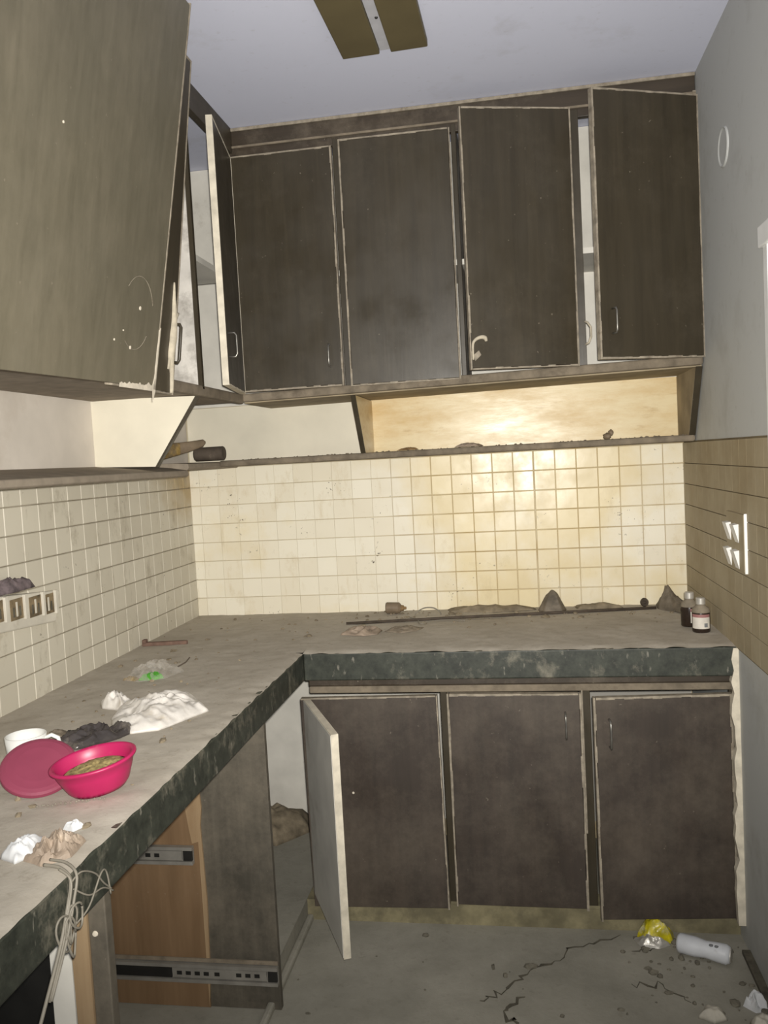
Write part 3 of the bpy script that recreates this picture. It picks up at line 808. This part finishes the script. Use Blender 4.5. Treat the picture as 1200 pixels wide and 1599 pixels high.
b = MB(); b.rock((1.565, -.15, zs + .009), (.016, .012, .011), 3, .3, 2); b.rock((1.578, -.152, zs + .020), (.009, .009, .010), 5, .3, 2)  # small knob shaped from two rough lumps
one('small_knob', b, M['pouch'], 'small brown lump on the open shelf towards the right wall', 'debris', (1.57, -.15, zs), smooth=True)

# ================================================================ THINGS ON THE WORKTOP
zt = H + .004
# pink bowl
pb = thing('bowl', 'bright pink plastic bowl with dried food on the worktop', 'bowl', (.492, -1.71, zt + .007))
pb.rotation_euler = (R(8), R(-5), 0); pb.scale = (1, 1, .88)
rot = R(22)
outer = [(.001, 0), (.050, 0), (.058, .010), (.070, .040), (.075, .056), (.081, .060), (.081, .064), (.076, .066), (.071, .062), (.066, .045), (.055, .014), (.048, .006), (.001, .006)]
MB().lathe(outer, 48, .94, .74, rot).build('bowl_body', M['pink'], pb, smooth=True, loc=(0, 0, 0))
b = MB(); ol = [(math.cos(2 * math.pi * i / 40) * .060 * .96, math.sin(2 * math.pi * i / 40) * .060 * .76) for i in range(40)]
ol = [(x * math.cos(rot) - y * math.sin(rot), x * math.sin(rot) + y * math.cos(rot)) for x, y in ol]
b.heap(ol, .012, 3, rings=10, n=40, fold=.7, freq=90, jig=.02, base=.041)
b.build('dried_food', M['food'], pb, smooth=True, loc=(0, 0, 0))
# lid leaning on the cup
li = thing('plastic_lid', 'dusty pink round plastic lid leaning beside the pink bowl', 'lid', (.384, -1.735, zt))
nrm = Vector((.28, -.42, .87)).normalized()
q = MB().lathe([(.001, .0075), (.040, .007), (.056, .0055), (.063, .0035), (.0672, .001), (.068, -.006), (.066, -.006), (.063, -.001), (.001, .004)], 48).build('lid_disc', M['pink_dusty'], li, smooth=False, loc=(-.020, .044, .038), bevel=.001)
q.rotation_euler = nrm.to_track_quat('Z', 'Y').to_euler()
# cups
def cup(x, y, label, handle_dir=None):
    t_ = thing('cup', label, 'cup', (x, y, zt), 'white cups by the pink lid')
    MB().lathe([(.001, 0), (.028, 0), (.031, .004), (.037, .036), (.039, .062), (.0365, .062), (.034, .040), (.028, .007), (.001, .006)], 32).build('cup_body', M['ceramic'], t_, smooth=True, loc=(0, 0, 0))
    if handle_dir is not None:
        c_, s_ = math.cos(handle_dir), math.sin(handle_dir)
        pr = [(.037, .052), (.050, .057), (.062, .050), (.064, .038), (.056, .026), (.035, .020)]
        MB().tube([(r_ * c_, r_ * s_, z) for r_, z in pr], .0042, 8).build('cup_handle', M['ceramic'], t_, smooth=True, loc=(0, 0, 0))
cup(.272, -1.585, 'white cup with its handle showing behind the leaning pink lid', R(15))
cup(.196, -1.655, 'white cup cut off by the left edge, beside the handled cup')
# white polythene bag with knotted neck
wb = thing('plastic_bag', 'knotted white plastic bag lying crumpled on the worktop', 'bag', (.40, -1.28, zt))
b = MB().heap([(.52, -1.235), (.49, -1.30), (.455, -1.375), (.40, -1.40), (.345, -1.375), (.300, -1.30), (.285, -1.22), (.33, -1.14), (.38, -1.10), (.43, -1.12), (.48, -1.18)], .046, 12, rings=30, n=140, fold=.55, freq=18.5, jig=.12, base=zt)
b.build('bag_body', M['bag_white'], wb, smooth=True)
b = MB().heap([(.215, -1.185), (.235, -1.215), (.27, -1.225), (.31, -1.25), (.315, -1.20), (.28, -1.17), (.25, -1.135), (.22, -1.15)], .040, 31, rings=14, n=60, fold=.7, freq=34, jig=.15, base=zt)
b.build('bag_neck', M['bag_white'], wb, smooth=True)
# black crumpled polythene
one('black_plastic', MB().heap([(.405, -1.365), (.39, -1.43), (.33, -1.50), (.27, -1.52), (.245, -1.49), (.28, -1.44), (.335, -1.38), (.375, -1.335)], .036, 41, rings=18, n=80, fold=.7, freq=30, jig=.2, base=zt),
    M['bag_black'], 'crumpled black plastic sheet between the pink bowl and the white bag', 'plastic sheet', (.33, -1.43, zt), smooth=True)
one('grey_plastic', MB().heap([(.28, -1.44), (.245, -1.49), (.20, -1.50), (.175, -1.44), (.21, -1.40), (.25, -1.39)], .022, 43, rings=14, n=60, fold=.75, freq=34, jig=.25, base=zt),
    M['bag_grey'], 'dust grey plastic scrap left of the black plastic sheet', 'plastic scrap', (.23, -1.45, zt), smooth=True)
# clear wrapper with green foil
cw = thing('clear_wrapper', 'clear plastic wrapper holding a bright green foil strip', 'wrapper', (.22, -.90, zt))
MB().heap([(.165, -.96), (.22, -.975), (.275, -.945), (.30, -.86), (.27, -.82), (.20, -.80), (.15, -.85)], .042, 51, rings=16, n=70, fold=.6, freq=26, jig=.2, base=zt).build('film', M['clear'], cw, smooth=False)
MB().heap([(.205, -.955), (.245, -.96), (.272, -.935), (.255, -.91), (.215, -.925)], .022, 52, rings=8, n=36, fold=.7, freq=50, jig=.2, base=zt).build('green_strip', M['green_foil'], cw)
MB().heap([(.16, -.955), (.20, -.965), (.205, -.94), (.165, -.925)], .012, 57, rings=6, n=30, fold=.7, freq=50, jig=.2, base=zt).build('gold_corner', M['gold'], cw)
MB().tube([(.280, -.86, zt + .012), (.300, -.845, zt + .022), (.306, -.83, zt + .032)], .002, 6).build('torn_sliver', M['dark_rod'], cw)
# rusty strip
b = MB().prism([(.020, -.538), (.165, -.516), (.166, -.504), (.150, -.500), (.02, -.520)], zt, zt + .012, 'z')
b.box(.020, .034, -.538, -.520, zt + .011, zt + .022)
one('rusty_strip', b, M['rust'], 'rusty flat metal strip on the worktop against the left tiles', 'metal strip', (.09, -.52, zt), bevel=.002)
# bead chain in front of the bowl
bch = thing('bead_chain', 'thin chain of small clear beads in front of the pink bowl', 'chain', (.47, -1.765, zt))
bm_ = MB(); bm_.rock((0, 0, 0), (.0026, .0026, .0022), 1, .05, 1); me = bm_.mesh('bead', M['wire'])
for i in range(19):
    t_ = i / 18
    o = bpy.data.objects.new('bead', me); COL.objects.link(o); o.parent = bch
    o.location = (-.055 + .105 * t_ + .002 * math.sin(i * 2.1), -.020 + .040 * t_ + .003 * math.sin(i * 1.3), .003)
# tissue and crumpled brown wrapper
one('tissue', MB().heap([(.465, -1.965), (.50, -1.98), (.515, -1.95), (.50, -1.90), (.47, -1.915)], .026, 61, rings=10, n=44, fold=.6, freq=50, jig=.15, base=zt),
    M['paper_white'], 'balled white tissue beside the tan crumpled wrapper', 'tissue', (.49, -1.94, zt), smooth=True)
one('crumpled_wrapper', MB().heap([(.505, -1.97), (.545, -1.985), (.575, -1.955), (.57, -1.90), (.525, -1.885), (.505, -1.92)], .030, 63, rings=14, n=56, fold=.75, freq=46, jig=.2, base=zt),
    M['paper_brown'], 'tan crumpled wrapper near the worktop edge', 'wrapper', (.54, -1.93, zt))
one('tissue', MB().heap([(.510, -1.865), (.532, -1.872), (.540, -1.852), (.518, -1.845)], .016, 66, rings=7, n=30, fold=.5, freq=60, base=zt),
    M['paper_white'], 'tiny scrap of white tissue behind the tan crumpled wrapper', 'tissue', (.525, -1.86, zt))
# hanging bundle of wire over the worktop edge
b = MB()
ex = L + .005
hang = [(ex - .050, -1.985, H + .007), (ex - .018, -1.995, H + .008), (ex + .003, -2.006, H - .004), (ex + .005, -2.022, H - .035), (ex + .007, -2.05, H - .075), (ex + .009, -2.10, H - .130), (ex + .010, -2.15, H - .185), (ex + .010, -2.19, H - .23)]
b.tube(hang, .0026, 8, 6)
b.tube([(p[0] + .004, p[1] + .010, p[2] + .003) for p in hang[:6]], .0022, 8, 6)
b.tube([(p[0] + .002, p[1] - .007 + .004 * i_, p[2] + .002) for i_, p in enumerate(hang[1:6])], .0018, 8, 6)
for k, (dy, dz, ry, rz_, tl) in enumerate(((-.030, -.066, .017, .028, .3), (-.016, -.060, .012, .026, -.2), (-.024, -.074, .011, .030, .1), (-.010, -.050, .015, .020, .5))):
    lp = []
    for a_ in range(25):
        u = a_ * math.pi / 12; yy, zz_ = ry * math.cos(u), rz_ * math.sin(u)
        lp.append((ex + .006 + .003 * k + .002 * math.sin(u * 2), -2.005 + dy + yy * math.cos(tl) - zz_ * math.sin(tl), H + dz + yy * math.sin(tl) + zz_ * math.cos(tl)))
    b.tube(lp, .0017, 6)
b.tube([(ex + .003, -2.005, H - .008), (ex + .008, -1.985, H - .002), (ex + .009, -1.95, H - .022), (ex + .008, -1.925, H - .050), (ex + .006, -1.900, H - .072)], .0014, 6, 6)
b.tube([(ex + .003, -2.00, H - .020), (ex + .009, -1.97, H - .045), (ex + .009, -1.93, H - .055), (ex + .006, -1.895, H - .078)], .0014, 6, 6)
b.tube([(ex + .005, -2.01, H - .070), (ex + .010, -1.975, H - .060), (ex + .010, -1.935, H - .030), (ex + .008, -1.915, H - .038), (ex + .007, -1.905, H - .078)], .0014, 6, 6)
one('wire_bundle', b, M['wire'], 'tangled grey wire bundle hanging over the front edge of the worktop', 'wire', (ex, -2.03, H - .06), smooth=True)

# back run
one('thin_rod', MB().tube([(.645, -.248, zt + .004), (1.0, -.200, zt + .006), (1.40, -.140, zt + .005), (1.715, -.092, zt + .004)], .005, 8), M['dark_rod'],
    'long thin dark rod lying along the dusty worktop below the back tiles', 'rod', (1.2, -.16, zt), smooth=True)
sb = thing('small_bottle', 'small dusty brown bottle lying by the back tiles', 'bottle', (.79, -.06, zt))
b = MB().tube([(.758, -.062, zt + .022), (.762, -.062, zt + .022), (.806, -.064, zt + .021), (.814, -.064, zt + .021)], [.018, .021, .021, .014], 16)
b.build('bottle_body', M['pouch'], sb, smooth=False)
MB().tube([(.813, -.064, zt + .021), (.824, -.064, zt + .020), (.826, -.064, zt + .020), (.834, -.064, zt + .020)], [.011, .010, .006, .005], 12).build('bottle_neck', M['amber_debris'], sb)
one('pink_wrapper', MB().heap([(.66, -.42), (.74, -.44), (.785, -.42), (.79, -.36), (.72, -.34), (.67, -.36)], .026, 71, rings=14, n=60, fold=.7, freq=26, jig=.2, base=zt),
    M['paper_brown'], 'dusty pinkish wrapper on the worktop in front of the thin rod', 'wrapper', (.72, -.39, zt), smooth=True)
one('grey_wrapper', MB().heap([(.80, -.38), (.86, -.41), (.91, -.38), (.93, -.33), (.86, -.31), (.81, -.34)], .015, 73, rings=12, n=56, fold=.8, freq=30, jig=.2, base=zt),
    M['bag_grey'], 'flat dust grey wrapper beside the pinkish wrapper', 'wrapper', (.86, -.36, zt), smooth=True)
b = MB().tube([(.87, -.10, zt + .002), (.885, -.10, zt + .016), (.91, -.10, zt + .026), (.94, -.10, zt + .024), (.96, -.10, zt + .010), (.965, -.11, zt + .003)], .0020, 6, 6)
b.tube([(.86, -.16, zt + .003), (.89, -.20, zt + .004), (.91, -.28, zt + .004), (.95, -.24, zt + .005), (1.0, -.22, zt + .003), (1.06, -.24, zt + .003)], .0018, 6, 6)
one('loose_wire', b, M['wire'], 'thin curled wire on the worktop right of the small bottle', 'wire', (.92, -.16, zt), smooth=True)
# dusty heaps along the back
one('cloth_heap', MB().heap([(1.315, -.03), (1.40, -.025), (1.412, -.07), (1.395, -.115), (1.33, -.115), (1.31, -.08)], .085, 81, rings=16, n=60, fold=.25, freq=16, p=1.4, q=1.0, jig=.1, base=zt),
    M['bag_dark'], 'peaked dusty grey cloth heap against the back tiles', 'cloth', (1.355, -.08, zt), smooth=True)
one('dust_heap', MB().heap([(.98, -.02), (1.30, -.02), (1.31, -.06), (1.15, -.09), (.99, -.07)], .024, 83, rings=10, n=60, fold=.4, freq=12, base=zt),
    M['dirt'], 'long low dust heap left of the peaked cloth heap', 'dust heap', (1.15, -.05, zt), smooth=True)
one('dust_heap', MB().heap([(1.44, -.02), (1.60, -.02), (1.61, -.06), (1.50, -.08), (1.45, -.06)], .022, 85, rings=10, n=60, fold=.4, freq=14, base=zt),
    M['dirt'], 'flat dust heap right of the peaked cloth heap', 'dust heap', (1.52, -.05, zt), smooth=True)
q = MB().tube([(0, 0, -.006), (0, 0, .006)], .001, 6)
b = MB().lathe([(.006, -.005), (.014, -.005), (.016, 0), (.014, .005), (.006, .005), (.004, 0)], 20)
o = one('bottle_cap', b, M['dark_rod'], 'small round brown cap on the worktop left of the grey bag', 'cap', (0, 0, 0))
o.location = (1.682, -.05, zt + .016); o.rotation_euler = (R(80), 0, R(20))
gb = MB().heap([(1.725, -.02), (1.80, -.02), (1.838, -.06), (1.838, -.22), (1.805, -.25), (1.77, -.16), (1.72, -.10)], .105, 91, c=(1.752, -.055), rings=20, n=80, fold=.42, freq=17, jig=.3, p=.9, q=1.0, base=zt)
one('grey_bag', gb, M['bag_dark'], 'crumpled dust grey plastic bag in the corner behind the medicine bottles', 'bag', (1.78, -.1, zt), smooth=True)

def bottle(x, y, label, s_=1.0, rot_=0):
    t_ = thing('medicine_bottle', label, 'bottle', (x, y, zt), 'medicine bottles in the worktop corner')
    pr = [(.001, 0), (.024, 0), (.026, .003), (.026, .062), (.023, .072), (.013, .080), (.0115, .084), (.0115, .090)]
    MB().lathe([(r_ * s_, z * s_) for r_, z in pr], 28).build('glass_body', M['glass_brown'], t_, smooth=True, loc=(0, 0, 0))
    MB().lathe([(r_ * s_ + .0004, z * s_) for r_, z in [(.0262, .060), (.0262, .0625), (.0232, .0725), (.0132, .0803), (.012, .084)]], 28).build('dusty_shoulder', M['bottle_dust'], t_, smooth=True, loc=(0, 0, 0))
    MB().lathe([(.0135 * s_, .084 * s_), (.0140 * s_, .086 * s_), (.0140 * s_, .102 * s_), (.0125 * s_, .104 * s_), (.001, .104 * s_)], 24).build('cap', M['metal_cap'], t_, smooth=False, loc=(0, 0, 0))
    def wrap(a0, a1, z0, z1, m_, nm, k=.0006):
        v, f = [], []; nn = 14
        for i in range(nn + 1):
            a_ = a0 + (a1 - a0) * i / nn
            for z in (z0, z1): v.append((math.cos(a_) * (.026 * s_ + k), math.sin(a_) * (.026 * s_ + k), z))
        for i in range(nn): f.append((2 * i, 2 * i + 2, 2 * i + 3, 2 * i + 1))
        return MB().add(v, f).build(nm, M[m_], t_, smooth=True, loc=(0, 0, 0))
    a = R(-102 + rot_)
    wrap(a - 1.1, a + 1.1, .013 * s_, .047 * s_, 'label_paper', 'label')
    wrap(a - 1.1, a + 1.1, .047 * s_, .056 * s_, 'label_band', 'label_band')
    wrap(a + .35, a + .75, .018 * s_, .030 * s_, 'can_print', 'label_mark', .0009)
bottle(1.785, -.475, 'nearer brown medicine bottle with a white label by the right wall', 1.0)
bottle(1.770, -.385, 'farther brown medicine bottle partly hidden behind the nearer one', 1.02, 70)

# crumbs and grit scattered over the dust
b = MB(); rr = random.Random(31)
for i in range(260):
    if rr.random() < .5: x, y = rr.uniform(.62, 1.80), -abs(rr.gauss(0, .16)) - .01
    else: x, y = rr.uniform(.03, .57), rr.uniform(-2.3, -.1)
    if y < -D + .03 and x > L - .02: continue
    s_ = abs(rr.gauss(0, .0022)) + .0012
    b.rock((x, y, zt + s_ * .2), (s_ * rr.uniform(1, 2.2), s_ * rr.uniform(1, 2), s_), i, .3, 1)
one('grit', b, M['dirt'], 'grit and crumbs scattered over the dusty worktop', 'grit', (.9, -.6, zt), kind='stuff')

# ================================================================ THINGS ON THE FLOOR
yw = thing('foil_wrapper', 'crumpled yellow and silver foil wrapper on the floor', 'wrapper', (1.59, -.64, 0))
MB().heap([(1.545, -.64), (1.565, -.67), (1.60, -.675), (1.645, -.66), (1.652, -.63), (1.60, -.612), (1.555, -.612)], .066, 101, rings=16, n=64, fold=.45, freq=24, jig=.3, base=.001).build('yellow_foil', M['yellow_foil'], yw)
MB().heap([(1.535, -.65), (1.55, -.69), (1.60, -.695), (1.635, -.675), (1.57, -.645)], .030, 103, rings=10, n=48, fold=.6, freq=34, jig=.3, base=.001).build('silver_edge', M['metal_cap'], yw)
cn = thing('crushed_can', 'dented pale grey drink can lying on the floor by the right wall', 'can', (1.705, -.74, .03))
p0, p1 = Vector((1.648, -.700, .027)), Vector((1.778, -.755, .027)); ax = (p1 - p0)
b = MB().tube([p0, p0 + ax * .02, p0 + ax * .06, p0 + ax * .35, p0 + ax * .55, p0 + ax * .75, p0 + ax * .93, p0 + ax * .97, p1], [.018, .023, .0265, .0265, .0225, .0255, .0265, .023, .021], 28)
b.build('can_body', M['can'], cn, smooth=True)
MB().tube([p1 - ax * .005, p1 + ax * .02], [.019, .019], 24).build('can_end', M['metal_cap'], cn)
sd = (ax.cross(Vector((0, 0, 1)))).normalized()
b = MB()
for t_ in (.66, .76):
    b.rock(p0 + ax * t_ + sd * .012 + Vector((0, 0, .0225)), (.006, .006, .004), 2, .2, 1)
b.build('can_print', M['can_print'], cn)
one('plaster_lump', MB().heap([(1.645, -.985), (1.68, -1.005), (1.715, -.99), (1.71, -.955), (1.67, -.945)], .028, 111, rings=10, n=40, fold=.3, freq=30, base=.0005),
    M['stone'], 'pale plaster lump on the floor in front of the drink can', 'rubble', (1.68, -.975, 0), smooth=True)
one('silver_scrap', MB().heap([(1.765, -.93), (1.79, -.955), (1.825, -.945), (1.825, -.905), (1.79, -.895)], .04, 113, rings=10, n=44, fold=.7, freq=44, jig=.2, base=.0005),
    M['paper_white'], 'crumpled silver scrap on the floor against the right wall', 'scrap', (1.80, -.925, 0))
one('plaster_lump', MB().heap([(1.76, -1.03), (1.80, -1.05), (1.82, -1.01), (1.80, -.98), (1.765, -.99)], .04, 117, rings=10, n=44, fold=.35, freq=30, base=.0005),
    M['stone'], 'plaster lump at the bottom right corner beside the silver scrap', 'rubble', (1.79, -1.01, 0), smooth=True)
b = MB(); rr = random.Random(77)
for i in range(120):
    x, y = rr.uniform(.58, 1.82), rr.uniform(-1.5, -.62)
    if rr.random() < .5: x, y = rr.uniform(1.5, 1.82), rr.uniform(-1.1, -.64)
    s_ = abs(rr.gauss(0, .003)) + .0015
    b.rock((x, y, s_ * .3), (s_ * rr.uniform(1, 2.4), s_ * rr.uniform(1, 2), s_), i, .3, 1)
one('rubble_grit', b, M['floor_grit'], 'small grit and dirt crumbs scattered on the floor', 'grit', (1.3, -.9, 0), kind='stuff')

for o in bpy.data.objects:
    if '_o' in o: del o['_o']
